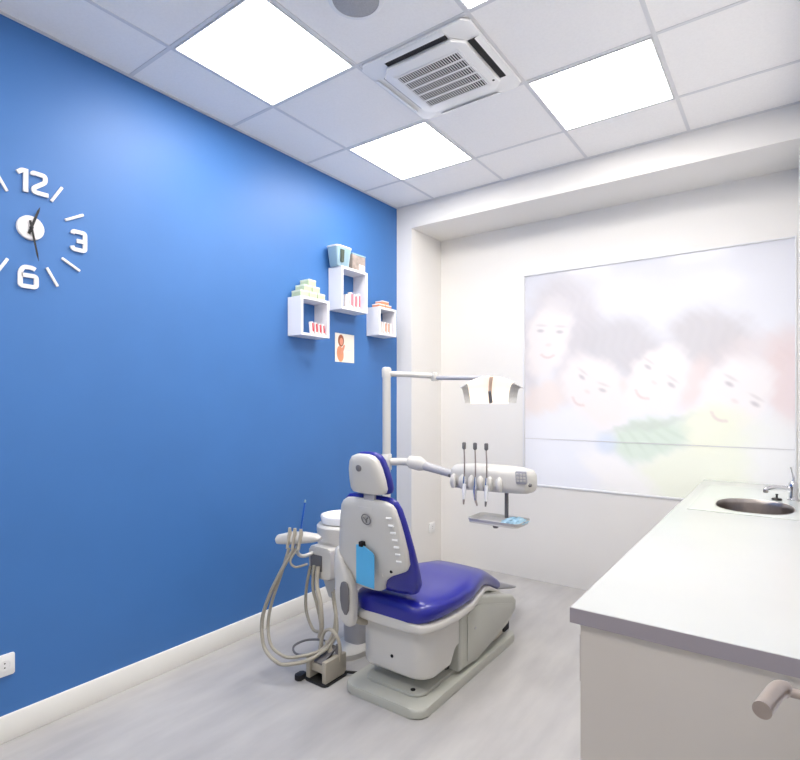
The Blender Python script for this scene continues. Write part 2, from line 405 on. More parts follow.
# ------------------------------------------------------------------ ceiling air conditioner cassette
ac = thing('air_conditioner', 'white square cassette air conditioner with slatted grille set in the ceiling', 'air conditioner', (GX+.9, GY+.3, ZC))
ax0, ax1, ay0, ay1 = GX+.6+.005, GX+1.2-.005, GY+.005, GY+.6-.005
acx, acy = GX+.9, GY+.3
zc = ZC-.003
def chamf(h, c): return [(acx-h+c, acy-h), (acx+h-c, acy-h), (acx+h, acy-h+c), (acx+h, acy+h-c), (acx+h-c, acy+h), (acx-h+c, acy+h), (acx-h, acy+h-c), (acx-h, acy-h+c)]
link('outer_panel', PR(chamf(.295, .03), 'z', zc-.012, zc, bev=.004), 'panel_frame', ac)
hi = .225
link('raised_centre', PR(chamf(hi, .05), 'z', zc-.030, zc-.0125, bev=.006), 'panel_frame', ac)
for k in range(4):
    a = k*math.pi/2; R = Matrix.Rotation(a, 4, 'Z')
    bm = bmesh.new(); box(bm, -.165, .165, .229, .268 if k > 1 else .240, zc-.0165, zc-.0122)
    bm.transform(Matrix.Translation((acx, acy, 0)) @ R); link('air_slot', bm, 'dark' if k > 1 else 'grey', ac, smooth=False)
    bm = bmesh.new(); prism(bm, [(.266, zc-.019), (.288, zc-.0135), (.288, zc-.0155), (.266, zc-.0225)], 'x', -.17, .17)
    bm.transform(Matrix.Translation((acx, acy, 0)) @ R); link('louvre', bm, 'panel_frame', ac, smooth=False)
link('grille_backing', B(acx-.168, acx+.168, acy-.155, acy+.155, zc-.0312, zc-.0302), 'dark', ac, smooth=False)
bm = bmesh.new(); gy0, gy1 = acy-.155, acy+.155; gx0, gx1 = acx-.168, acx+.168
box(bm, gx0-.012, gx0, gy0-.012, gy1+.012, zc-.034, zc-.030); box(bm, gx1, gx1+.012, gy0-.012, gy1+.012, zc-.034, zc-.030)
for j in range(6):
    y = gy0+(gy1-gy0)*j/5; box(bm, gx0, gx1, y-.0055, y+.0055, zc-.034, zc-.0314)
link('grille_frame', bm, 'panel_frame', ac, smooth=False)
for j in range(5):
    bm = bmesh.new(); y0 = gy0+(gy1-gy0)*j/5+.007; y1 = gy0+(gy1-gy0)*(j+1)/5-.007
    for k in range(26):
        x = gx0+(gx1-gx0)*(k+.5)/26; box(bm, x-.0019, x+.0019, y0, y1, zc-.0335, zc-.0314)
    link('grille_slats', bm, 'panel_frame', ac, smooth=False)
link('indicator', L_((acx+.205, acy+.14, zc-.030), [(.006, 0), (.006, -.002)], n=12), 'dark', ac)

sp = thing('ceiling_speaker', 'round grey speaker grille in white ring flush in the ceiling', 'speaker', (-1.395, 1.62, ZC))
link('ring', L_((-1.395, 1.62, ZC), [(.112, 0), (.112, -.004), (.104, -.008), (.094, -.008), (.094, -.002)], n=48, cap=(True, False)), 'panel_frame', sp)
link('grille', L_((-1.395, 1.62, ZC), [(.094, -.0015), (.094, -.006), (.06, -.010), (.02, -.0115), (.002, -.012)], n=48), 'speaker', sp)

# ------------------------------------------------------------------ wall clock (separate numerals stuck round a disc)
clk = thing('wall_clock', 'white wall clock of stuck numerals and bars around a small disc on blue wall', 'clock', (XL, .919, 2.165))
CY, CZ = .919, 2.165
link('clock_face', L_((XL, CY, CZ), [(.052, .0), (.052, .010), (.049, .013), (.0, .013)][:3]+[(.001, .0132)], axis='x', n=48), 'clock_white', clk)
def strokes(polys, w, y, z, name):
    """each stroke: list of 2D points (right, up) with an optional closed flag; one flat ribbon mesh with rounded corners"""
    bm = bmesh.new(); d = .010; e = 0
    for pl in polys:
        pts = [Vector(p) for p in pl]; out = [pts[0]]
        for i in range(1, len(pts)-1):
            a, b, c = pts[i-1], pts[i], pts[i+1]; rr = min(.011, (a-b).length*.48, (c-b).length*.48)
            p, q = b+(a-b).normalized()*rr, b+(c-b).normalized()*rr
            out += [p*(1-t)**2+b*2*t*(1-t)+q*t*t for t in (0, .25, .5, .75, 1)]
        out.append(pts[-1]); Lf, Rt = [], []
        for i, p in enumerate(out):
            t = (out[min(i+1, len(out)-1)]-out[max(i-1, 0)]).normalized(); n = Vector((-t.y, t.x))*w/2
            Lf.append(p+n); Rt.append(p-n)
        v = [[bm.verts.new((x, y+q.x, z+q.y)) for q in S] for x in (XL, XL+d+e) for S in (Lf, Rt)]
        for i in range(len(out)-1):
            bm.faces.new((v[2][i], v[2][i+1], v[3][i+1], v[3][i])); bm.faces.new((v[0][i], v[1][i], v[1][i+1], v[0][i+1]))
            bm.faces.new((v[0][i], v[0][i+1], v[2][i+1], v[2][i])); bm.faces.new((v[1][i], v[3][i], v[3][i+1], v[1][i+1]))
        for i in (0, len(out)-1): bm.faces.new((v[0][i], v[2][i], v[3][i], v[1][i]))
        e += .0003
    return link(name, bm, 'clock_white', clk, smooth=False)
sw = .0175; tp, bt = .041, -.041
strokes([[(-.062, tp-.016), (-.046, tp-.001), (-.030, tp-.001)], [(-.032, tp+sw/2-.001), (-.032, bt-sw/2)], [(-.006, tp-.010), (-.006, tp), (.042, tp), (.042, .012), (-.002, bt+.018), (-.002, bt), (.054, bt)]], sw, CY+.014, CZ+.200, 'numeral')
strokes([[(-.026, tp-.012), (-.024, tp), (.027, tp), (.027, .004)], [(.027, .010), (.027, bt), (-.024, bt), (-.028, bt+.014)], [(-.008, 0), (.027, 0)]], sw, CY+.193, CZ-.010, 'numeral')
strokes([[(.026, tp-.006), (.014, tp), (-.018, tp), (-.030, .018), (-.030, bt), (.030, bt), (.030, .006), (-.026, .006)]], sw, CY-.008, CZ-.212, 'numeral')
strokes([[(-.026, bt+.006), (-.014, bt), (.018, bt), (.030, -.018), (.030, tp), (-.030, tp), (-.030, -.006), (.026, -.006)]], sw, CY-.20, CZ-.002, 'numeral')
shift = {4: (-.017, -.022), 5: (-.018, -.018), 2: (-.002, -.008), 7: (-.002, -.010), 1: (0, 0), 11: (-.004, -.008), 8: (.0, -.004)}
for k in range(12):
    if k % 3 == 0: continue
    a = math.radians(30*k); dy, dz = math.sin(a), math.cos(a); sy, sz = shift.get(k, (0, 0))
    bm = bmesh.new(); box(bm, XL, XL+.009, -.006, .006, -.044, .044, bev=.002)
    bm.transform(Matrix.Translation((0, CY+dy*.205+sy, CZ+dz*.205+sz)) @ Matrix.Rotation(-a, 4, 'X')); link('hour_bar', bm, 'clock_white', clk)
def hand(dy, dz, w, x, tail=.03):
    L = math.hypot(dy, dz); a = math.atan2(dy, dz); bm = bmesh.new()
    prism(bm, [(-w, -tail), (w, -tail), (w*.8, L*.8), (0, L), (-w*.8, L*.8)], 'x', x, x+.002)
    bm.transform(Matrix.Translation((0, CY, CZ)) @ Matrix.Rotation(-a, 4, 'X')); return bm
link('hour_hand', hand(.033, .098, .0055, XL+.015), 'black', clk, smooth=False)
link('minute_hand', hand(.027, -.140, .0045, XL+.018), 'black', clk, smooth=False)
link('spindle', L_((XL, CY, CZ), [(.007, .013), (.007, .022), (.004, .024)], axis='x', n=16), 'black', clk)

# ------------------------------------------------------------------ wall sockets
t = thing('wall_socket', 'white double wall socket near the skirting on the blue wall', 'socket', (XL, .79, .318))
link('face_plate', PR(rrect(.72, .861, .274, .363, .006), 'x', XL, XL+.009, bev=.002), 'socket', t)
for y in (.757, .825):
    link('socket_well', L_((XL+.0092, y, .318), [(.022, 0), (.022, .0015), (.018, .0012), (.018, .0002)], axis='x', n=28), 'socket', t)
    bm = bmesh.new(); lathe(bm, (XL+.0094, y, .327), [(.0028, 0), (.0028, .001)], axis='x', n=10); lathe(bm, (XL+.0094, y, .309), [(.0028, 0), (.0028, .001)], axis='x', n=10)
    link('pin_hole', bm, 'dark', t)
t = thing('wall_socket', 'white single socket low on the recess side wall behind the chair', 'socket', (-2.49, 3.9, .325))
link('face_plate', PR(rrect(3.855, 3.94, .282, .367, .006), 'x', -2.49, -2.482, bev=.002), 'socket', t)
link('socket_well', L_((-2.482, 3.897, .325), [(.022, 0), (.022, .0015), (.018, .0012), (.018, .0002)], axis='x', n=28), 'socket', t)
bm = bmesh.new(); lathe(bm, (-2.4815, 3.897, .333), [(.003, 0), (.003, .001)], axis='x', n=10); lathe(bm, (-2.4815, 3.897, .316), [(.003, 0), (.003, .001)], axis='x', n=10)
link('pin_hole', bm, 'dark', t)

# ------------------------------------------------------------------ cube shelves
def cube_shelf(y0, y1, z0, z1, d, label):
    t = thing('cube_shelf', label, 'shelf', (XL, y0, z0), 'white cube shelves on the blue wall'); k = .018
    for n, a in (('side_panel', (y0, y0+k, z0, z1)), ('side_panel', (y1-k, y1, z0, z1)), ('top_panel', (y0+k, y1-k, z1-k, z1)), ('bottom_panel', (y0+k, y1-k, z0, z0+k))):
        link(n, B(XL, XL+d, *a, bev=.0015, seg=1), 'shelf', t, smooth=False)
    return t
cube_shelf(2.385, 2.645, 1.845, 2.098, .128, 'white open cube shelf, left one of the three, under stacked mint boxes')
cube_shelf(2.768, 3.052, 2.066, 2.368, .128, 'white open cube shelf hung highest of the three, under the aqua tub')
cube_shelf(3.192, 3.412, 1.926, 2.144, .128, 'white open cube shelf, smallest and nearest the room corner')
# packs standing in the shelves: carton with printed band
def pack(x, y, z, w, h, d, body, band, label, group, lean=0., name='toothpaste_pack'):
    t = thing(name, label, 'carton', (x, y, z), group)
    link('carton', B(x-d/2, x+d/2, y-w/2, y+w/2, z, z+h, bev=.0015, seg=1), body, t, smooth=False)
    link('printed_band', B(x-d/2-.0006, x+d/2+.0006, y-w*.1, y+w/2+.0006, z+h*.18, z+h*.90), band, t, smooth=False)
    t.rotation_euler.x = lean
    return t
ordn = ['leftmost', 'second from left', 'third from left', 'rightmost']
for k in range(4):
    pack(-2.535, 2.50+.034*k, 1.8632+.0018, .022, .078-.003*k, .022, 'whitebox', 'redprint', 'slim red and white pack, %s of four in the left cube shelf' % ordn[k], 'red packs in the left cube shelf', .09)
for k in range(4):
    pack(-2.535, 2.84+.042*k, 2.0842+.0002, .028, .105+.010*(k == 1 or k == 3)-.012*(k == 0), .024, 'whitebox', 'pinkprint' if k else 'whitebox', '%s pack, %s of four in the highest cube shelf' % ('plain white' if k == 0 else 'pink and white', ordn[k]), 'packs in the highest cube shelf')
for k in range(4):
    pack(-2.535, 3.245+.037*k, 1.9442, .020, .088, .024, 'whitebox', 'whitebox' if k in (0, 3) else 'orangeprint', '%s pack, %s of four in the smallest cube shelf' % ('plain white' if k in (0, 3) else 'orange banded white', ordn[k]), 'packs in the smallest cube shelf')
# mint cartons pyramid on left shelf
def carton(x, y, z, w, h, d, lid, body, label, group, name='small_carton', rz=0):
    t = thing(name, label, 'carton', (x, y, z), group)
    link('box', B(x-d/2, x+d/2, y-w/2, y+w/2, z, z+h*.72), body, t, smooth=False)
    link('lid', B(x-d/2-.0012, x+d/2+.0012, y-w/2-.0012, y+w/2+.0012, z+h*.72, z+h, bev=.001, seg=1), lid, t, smooth=False)
    t.rotation_euler.z = rz
zt = 2.098
rows = [('left', 2.43), ('middle', 2.505), ('right', 2.58)]
for n, y in rows: carton(-2.57, y, zt, .070, .041, .088, 'mintlid', 'greenbox', 'small mint carton, %s of the bottom row on the left cube shelf' % n, 'mint cartons on the left cube shelf', rz=.06*(y-2.5)*10)
for n, y in (('left', 2.465), ('right', 2.54)): carton(-2.575, y, zt+.0412, .068, .041, .082, 'mintlid', 'greenbox', 'small mint carton, %s of the middle row on the left cube shelf' % n, 'mint cartons on the left cube shelf')
carton(-2.575, 2.505, zt+.0824, .066, .041, .08, 'mintlid', 'greenbox', 'small mint carton crowning the stack on the left cube shelf', 'mint cartons on the left cube shelf')
# on top of right shelf
for lab, y, z, w in (('left carton of the bottom pair on the smallest cube shelf', 3.255, 2.144, .072), ('right carton of the bottom pair on the smallest cube shelf', 3.338, 2.144, .072), ('carton lying on top of the pair on the smallest cube shelf', 3.30, 2.1723, .08)):
    carton(-2.57, y, z, w, .028, .07, 'whitebox', 'orangeprint', 'flat orange and white '+lab, 'orange cartons on the smallest cube shelf')
# aqua tub and printed box on the middle shelf
t = thing('aqua_tub', 'pale aqua flared tub with dark window on the highest cube shelf', 'container', (-2.57, 2.805, 2.368))
bm = bmesh.new()
for a, b_ in (((.052, .052), (.058, .070)),):
    loft(bm, [((-2.572, 2.808, 2.368), (.042, 0, 0), (0, .058, 0), 5), ((-2.572, 2.808, 2.372), (.046, 0, 0), (0, .062, 0), 5), ((-2.570, 2.806, 2.50), (.056, 0, 0), (0, .080, 0), 5)], n=40)
link('tub_body', bm, 'cup', t)
link('rim', loft(bmesh.new(), [((-2.570, 2.806, 2.5002), (.058, 0, 0), (0, .083, 0), 5), ((-2.570, 2.806, 2.510), (.058, 0, 0), (0, .083, 0), 5)], n=40), 'whitebox', t)
bm = PR([(2.764, 2.395), (2.790, 2.395), (2.796, 2.482), (2.760, 2.482)], 'x', -2.524, -2.5105); link('label_window', bm, 'olive', t, smooth=False)
t = thing('printed_box', 'brown and grey printed box beside the aqua tub', 'box', (-2.57, 2.99, 2.368))
link('box_body', B(-2.61, -2.528, 2.90, 3.045, 2.368, 2.480, bev=.003), 'brownprint', t)
link('box_label', B(-2.528, -2.5262, 2.972, 3.036, 2.372, 2.418), 'whitebox', t, smooth=False)
link('box_lid', B(-2.612, -2.526, 2.898, 3.047, 2.480, 2.490, bev=.002), 'cup', t)
# leaflet
t = thing('wall_leaflet', 'white leaflet picturing a woman in orange fixed below the cube shelves', 'leaflet', (XL, 2.94, 1.70))
link('sheet', B(XL, XL+.002, 2.836, 3.044, 1.705, 1.915), 'paper', t, smooth=False)
def disc(cy, cz, ry, rz, x, m, n='printed_figure', rot=0):
    pts = []
    for k in range(28):
        a = 2*math.pi*k/28; u, v = ry*math.cos(a), rz*math.sin(a); c, s = math.cos(rot), math.sin(rot)
        pts.append((cy+u*c-v*s, cz+u*s+v*c))
    return link(n, PR(pts, 'x', XL+.002, XL+x), m, t, smooth=False)
disc(2.898, 1.862, .032, .044, .0024, 'hairprint', 'printed_hair')
disc(2.902, 1.856, .019, .027, .0027, 'skin', 'printed_face')
disc(2.890, 1.765, .036, .058, .0025, 'orangeprint', 'printed_dress', .15)
disc(2.915, 1.795, .012, .045, .0028, 'skin', 'printed_arm', -.5)
link('text_block', B(XL+.002, XL+.0023, 2.965, 3.025, 1.79, 1.80), 'grid', t, smooth=False)

# ------------------------------------------------------------------ door and its lever handle (open leaf against the right side)
d = bpy.data.objects.new('door_1', None); COL.objects.link(d); d.location = (.08, 1.28, 0); d['kind'] = 'structure'
link('door_leaf', B(XR, XR+.04, .48, 1.285, .005, 2.05, bev=.002), 'door', d)
bm = bmesh.new()
P0 = V3(.0595, .815, 1.072)
lathe(bm, (XR, .806, 1.064), [(.024, 0), (.024, -.006), (.022, -.008), (.0065, -.008)], axis='x', n=32)
h = link('lever_rose', bm, 'nickel', d)
link('lever_neck', T([(XR-.006, .806, 1.064), (.002, .806, 1.064)], .0056, n=24), 'nickel', d)
bm = T([(.0030, .810, 1.0635), (.0015, .8095, 1.064), (-.0025, .808, 1.065), (-.0065, .803, 1.066), (-.010, .793, 1.066), (-.013, .780, 1.066), (-.0225, .736, 1.066)], .0100, n=28, smooth=6, radii=[.0062, .0095, .0100, .0100, .0100, .0100, .0100])
link('lever_grip', bm, 'nickel', d)

# ------------------------------------------------------------------ worktop, cabinets, sink, tap
t = thing('worktop', 'long white glossy worktop with grey edge running to the window', 'worktop', (-.2, 1.34, .9))
WX, WY0, WY1 = -.442, 1.338, YR-.014
bm = bmesh.new()
# top sheet with a sink cut-out (four strips round the hole)
hx0, hx1, hy0, hy1 = -.292, .036, 2.72, 3.42
zt0, zt1 = .862, .9
box(bm, WX+.002, hx0, WY0+.002, WY1, zt0, zt1); box(bm, hx1, XR-.001, WY0+.002, WY1, zt0, zt1)
box(bm, hx0, hx1, WY0+.002, 2.94, zt0, zt1); box(bm, hx0, hx1, 3.36, WY1, zt0, zt1)
link('top_surface', bm, 'worktop', t, smooth=False)
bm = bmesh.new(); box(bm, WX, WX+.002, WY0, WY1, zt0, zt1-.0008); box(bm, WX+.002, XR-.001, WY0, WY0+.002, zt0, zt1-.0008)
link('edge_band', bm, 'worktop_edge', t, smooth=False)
# sink
t = thing('sink', 'oval steel sink basin set in a bright plate on the worktop', 'sink', (-.13, 3.15, .9))
bx, by, brx, bry = -.128, 3.15, .160, .205
n = 56
bm = bmesh.new(); px0, px1, py0, py1 = -.385, .046, 2.88, 3.78
inner = []; outer = []
for k in range(n):
    a = 2*math.pi*(k+.5)/n; c, s = math.cos(a), math.sin(a)
    inner.append(bm.verts.new((bx+brx*math.copysign(abs(c)**.8, c), by+bry*math.copysign(abs(s)**.8, s), .9024)))
    ddx = (px1-bx if c > 0 else bx-px0)/abs(c); ddy = (py1-by if s > 0 else by-py0)/abs(s); R = min(ddx, ddy)
    outer.append(bm.verts.new((bx+R*c, by+R*s, .9024)))
for k in range(n): bm.faces.new((inner[k], inner[(k+1) % n], outer[(k+1) % n], outer[k]))
for (cx, cy) in ((px1, py1), (px0, py1), (px0, py0), (px1, py0)):
    vs = sorted(range(n), key=lambda k: (outer[k].co-V3(cx, cy, .9024)).length)[:2]
    cv = bm.verts.new((cx, cy, .9024)); bm.faces.new((outer[vs[0]], outer[vs[1]], cv))
r_ = bmesh.ops.extrude_face_region(bm, geom=bm.faces[:]); bmesh.ops.translate(bm, verts=[v for v in r_['geom'] if isinstance(v, bmesh.types.BMVert)], vec=(0, 0, -.0022))
link('sink_plate', bm, 'steel_plate', t, smooth=False)
bm = bmesh.new(); rings = []
for f_, z in ((1.03, .9032), (1.0, .9034), (.985, .899), (.97, .88), (.96, .76), (.92, .725), (.75, .712), (.12, .707)):
    ring = []
    for k in range(n):
        a = 2*math.pi*(k+.5)/n; c, s = math.cos(a), math.sin(a)
        ring.append(bm.verts.new((bx+brx*f_*math.copysign(abs(c)**.8, c), by+bry*f_*math.copysign(abs(s)**.8, s), z)))
    rings.append(ring)
for i in range(len(rings)-1):
    for k in range(n): bm.faces.new((rings[i][k], rings[i][(k+1) % n], rings[i+1][(k+1) % n], rings[i+1][k]))
bm.faces.new(rings[-1])
link('basin', bm, 'steel', t)
link('drain', L_((bx, by, .7075), [(.03, 0), (.03, .002), (.02, .002), (.018, .0005)], n=24), 'basin_dark', t)
t = thing('tap', 'chrome lever tap at the back corner of the sink', 'tap', (.0, 3.46, .903))
fx, fy = .030, 3.46
link('tap_body', L_((fx, fy, .9026), [(.026, 0), (.026, .006), (.02, .012), (.019, .055), (.021, .062), (.021, .085), (.014, .095)], n=32), 'chrome', t)
link('spout', T([(fx, fy, .945), (fx-.03, fy-.01, .962), (fx-.08, fy-.03, .965), (fx-.115, fy-.04, .955), (fx-.118, fy-.041, .948)], .011, n=20, smooth=6, radii=[.015, .012, .010, .011]), 'chrome', t)
link('aerator', L_((fx-.1185, fy-.0412, .948), [(.012, .004), (.012, -.012), (.010, -.014)], n=20), 'steel', t)
link('lever', T([(fx, fy, .995), (fx+.002, fy, 1.012), (fx-.004, fy-.002, 1.045), (fx-.010, fy-.004, 1.075)], .005, n=14, smooth=5, radii=[.009, .006, .004, .005]), 'chrome', t)
t = thing('sink_plug', 'small black rubber plug on the rim of the sink by the tap', 'plug', (-.06, 3.41, .903))
link('plug_disc', L_((-.040, 3.41, .9026), [(.022, 0), (.024, .004), (.020, .010), (.008, .012)], n=28), 'black', t)
link('plug_grip', L_((-.040, 3.41, .9146), [(.005, 0), (.0045, .012), (.007, .016), (.005, .02)], n=14), 'black', t)
# cabinet row under worktop
def cabinet(y0, y1, label):
    t = thing('base_cabinet', label, 'cabinet', (-.18, (y0+y1)/2, 0), 'white cabinets under the worktop')
    bm = bmesh.new(); box(bm, -.40, XR-.002, y0+.001, y0+.017, .1, .861); box(bm, -.40, XR-.002, y1-.017, y1-.001, .1, .861)
    box(bm, -.40, XR-.002, y0+.017, y1-.017, .1, .118); box(bm, XR-.010, XR-.002, y0+.017, y1-.017, .118, .861)
    link('carcass', bm, 'cabinet', t, smooth=False)
    link('plinth', B(-.36, XR-.002, y0+.001, y1-.001, 0, .0995), 'cabinet', t, smooth=False)
    dr = link('cabinet_door', B(-.418, -.4005, y0+.002, y1-.002, .105, .857, bev=.0015), 'cabinet', t)
    hb = link('door_handle', T([(-.418, y0+.05, .80), (-.438, y0+.05, .80), (-.438, y0+.05, .68), (-.418, y0+.05, .68)], .005, n=10), 'nickel', dr)
ys = [1.372, 2.03, 2.70, 3.37, 4.03]
labs = ['white cabinet nearest the camera, behind the worktop end panel', 'second white cabinet along the worktop from its near end', 'white cabinet under the sink basin', 'white cabinet in the corner under the window']
for k in range(4): cabinet(ys[k], ys[k+1], labs[k])
t = link('end_panel', B(-.42, XR-.002, 1.352, 1.371, 0, .861, bev=.001, seg=1), 'cabinet'); tag(t, 'broad plain off-white end panel closing the near end of the worktop', 'panel')

# ================================================================== dental chair
ch = thing('dental_chair', 'dental patient chair with deep blue vinyl cushions and white moulded shell', 'dental chair', (-1.53, 2.4, 0))
CX = -1.53
base = link('base_plate', PR(rrect(-1.765, -1.300, 1.945, 2.99, .06), 'z', 0, .045, bev=.012, seg=3), 'shell_grey', ch)
link('base_step', PR(rrect(-1.70, -1.36, 2.03, 2.93, .05), 'z', .0452, .062, bev=.008), 'shell_grey', base)
link('floor_screw', L_((-1.42, 2.06, .0622), [(.012, 0), (.012, .003), (.008, .004)], n=14), 'dark', base)
# casing under seat
def plan(i, yb):
    r0 = .095-i; out = []
    for cx, a0 in ((-1.735+.095, 180), (-1.325-.095, 270)):
        for k in range(9):
            a = math.radians(a0+90*k/8); out.append((cx+r0*math.cos(a), 2.03+.095+r0*math.sin(a)))
    return out+[(-1.325-i, yb), (-1.735+i, yb)]
bm = bmesh.new(); rings = []
for i, yb, z in ((.030, 2.22, .120), (.012, 2.235, .124), (.003, 2.245, .133), (0, 2.25, .145), (0, 2.285, .195), (0, 2.30, .205), (0, 2.315, .208), (0, 2.48, .210), (0, 2.48, .350), (.004, 2.476, .354)):
    rings.append([bm.verts.new((x, y, z)) for x, y in plan(i, yb)])
for A_, B_ in zip(rings[:-1], rings[1:]):
    for k in range(len(A_)): bm.faces.new((A_[k], A_[(k+1) % len(A_)], B_[(k+1) % len(A_)], B_[k]))
bm.faces.new(rings[0][::-1]); bm.faces.new(rings[-1])
cas = link('lower_casing', bm, 'shell', ch)
link('seam_gasket', PR([p for p in plan(.022, 2.45)], 'z', .3545, .372), 'dark', cas)
link('casing_screw', L_((-1.52, 2.0295, .205), [(.008, .0), (.008, -.003)], axis='y', n=12), 'dark', cas)
link('lift_mechanism', B(-1.66, -1.38, 2.30, 2.70, .0625, .34, bev=.01), 'dark', ch)
# scissor / link cover near feet
prof = [(2.325, .064), (2.325, .365), (2.36, .405), (2.50, .40), (2.97, .262), (3.01, .225), (3.00, .165), (2.88, .125), (2.50, .0635)]
lc = link('link_cover', PR(prof, 'x', -1.70, -1.315, bev=.018, seg=3), 'shell_grey', ch)
link('cover_inset', PR([(2.39, .095), (2.39, .325), (2.43, .352), (2.53, .345), (2.94, .225), (2.94, .185), (2.86, .15), (2.50, .092)], 'x', -1.3149, -1.309, bev=.004), 'shell_grey', lc)
link('cover_screw', L_((-1.309, 2.47, .24), [(.007, 0), (.007, .002)], axis='x', n=12), 'grey', lc)
link('footswitch', B(-1.60, -1.335, 2.74, 2.86, .0625, .128, bev=.01), 'beige', ch)
link('cable_port', B(-1.60, -1.335, 2.88, 2.95, .0625, .135, bev=.008), 'dark', ch)
# seat: white rim and blue cushion.  centre line z and half widths along y
def seatsec(y, zt, th, hw, tilt=0, e=4.):
    return ((-1.52, y, zt-th/2), (hw, 0, 0), (0, -math.sin(tilt)*th/2*0, th/2), e)
rim = [(1.975, .415, .02, .10), (1.977, .420, .045, .15), (1.99, .421, .055, .190), (2.03, .421, .06, .220), (2.10, .419, .062, .238), (2.25, .415, .06, .245), (2.40, .415, .055, .240), (2.52, .420, .050, .215),
       (2.66, .408, .045, .175), (2.80, .362, .040, .138), (2.92, .308, .035, .112), (3.0, .268, .03, .10), (3.02, .258, .02, .09)]
bm = loft(bmesh.new(), [seatsec(y, z-.008, th, hw) for y, z, th, hw in rim], n=48)
link('seat_shell', bm, 'shell', ch)
cus = [(1.978, .46, .04, .10), (1.980, .478, .075, .155), (1.995, .494, .10, .192), (2.04, .506, .118, .220), (2.12, .508, .120, .238), (2.25, .502, .115, .244), (2.40, .500, .112, .238), (2.52, .508, .115, .214),
       (2.64, .496, .110, .182), (2.76, .452, .10, .150), (2.88, .392, .088, .122), (2.97, .345, .078, .108), (3.0, .322, .058, .100)]
link('seat_cushion', loft(bmesh.new(), [seatsec(y, z, th, hw, e=3.2) for y, z, th, hw in cus], n=48), 'blue_vinyl', ch)
ft = [(2.985, .330, .070, .098), (3.05, .302, .060, .090), (3.15, .262, .048, .078), (3.27, .214, .034, .060), (3.37, .176, .020, .042), (3.385, .168, .010, .032)]
link('foot_cap', loft(bmesh.new(), [seatsec(y, z, th, hw) for y, z, th, hw in ft], n=40), 'grey', ch)
# backrest : shell behind, cushion in front (towards +y)
def by_(z): return 1.975-.27*(z-.53)
def backsec(z, c, hw, th, off, e=3.5): return ((c, by_(z)+off, z), (hw, 0, 0), (0, th/2, th/2*.25), e)
sh = [(.540, -1.594, .070, .05), (.548, -1.594, .085, .062), (.57, -1.594, .093, .068), (.595, -1.592, .103, .070), (.615, -1.587, .123, .071), (.633, -1.583, .147, .072), (.648, -1.573, .172, .072), (.665, -1.561, .196, .072), (.69, -1.556, .204, .072), (.75, -1.548, .197, .070), (.82, -1.542, .184, .066), (.89, -1.536, .169, .060), (.94, -1.532, .155, .052), (.96, -1.53, .142, .042), (.974, -1.53, .118, .025), (.979, -1.53, .09, .01)]
bs = link('backrest_shell', loft(bmesh.new(), [backsec(z, c, hw, th, 0) for z, c, hw, th in sh], n=56), 'shell', ch)
cu = [(.535, -1.552, .15, .05, .050), (.545, -1.552, .19, .082, .050), (.575, -1.552, .206, .10, .048), (.62, -1.551, .210, .095, .044), (.68, -1.549, .212, .078, .038), (.75, -1.544, .206, .060, .034), (.82, -1.539, .193, .054, .033), (.89, -1.534, .178, .052, .032), (.94, -1.531, .165, .048, .031), (.97, -1.53, .150, .042, .030), (.988, -1.53, .125, .028, .030), (.993, -1.53, .09, .012, .030)]
link('backrest_cushion', loft(bmesh.new(), [backsec(z, c, hw, th, o) for z, c, hw, th, o in cu], n=56), 'blue_vinyl', ch)
# light ribs moulded into the right flank of the shell
for k in range(7):
    z = .905-.033*k; hwk = np.interp(z, [.65, .68, .75, .82, .89, .94], [.194, .204, .197, .184, .169, .155]); xk = np.interp(z, [.65, .82, .94], [-1.562, -1.542, -1.532])+hwk-.026
    link('moulded_rib', T([(xk-.014, by_(z)-.0335, z+.004), (xk+.010, by_(z)-.028, z+.004)], .0055, n=8), 'porcelain', bs)
link('shell_screw', L_((-1.432, by_(.655)-.0365, .655), [(.007, .004), (.007, -.002)], axis='y', n=12), 'dark', bs)
# central raised spine of shell
bm = PR([(-1.575, .62), (-1.485, .62), (-1.490, .945), (-1.570, .945)], 'y', -.006, .006, bev=.004)
for v in bm.verts: v.co.y += by_(v.co.z)-.0335+.012*max(0, (v.co.z-.86)/.085)
link('shell_spine', bm, 'shell', bs)
# emblem: raised ring with a small mark
def emblem(x, y, z, r, par, m='dark_grey'):
    bm = bmesh.new(); pts = [(x+r*math.cos(2*math.pi*k/32), y+.0*k-.27*r*math.sin(2*math.pi*k/32)*1.0, z+r*math.sin(2*math.pi*k/32)) for k in range(33)]
    tube(bm, pts, r*.11, n=8); return link('emblem_ring', bm, m, par)
em = emblem(-1.522, by_(.89)-.040, .89, .024, bs)
bm = bmesh.new(); yb = by_(.89)-.042
tube(bm, [(-1.535, yb-.002, .900), (-1.522, yb+.001, .888), (-1.509, yb-.002, .900)], .0025, n=6); tube(bm, [(-1.522, yb+.001, .888), (-1.522, yb+.004, .875)], .003, n=6)
link('emblem_mark', bm, 'dark_grey', bs)
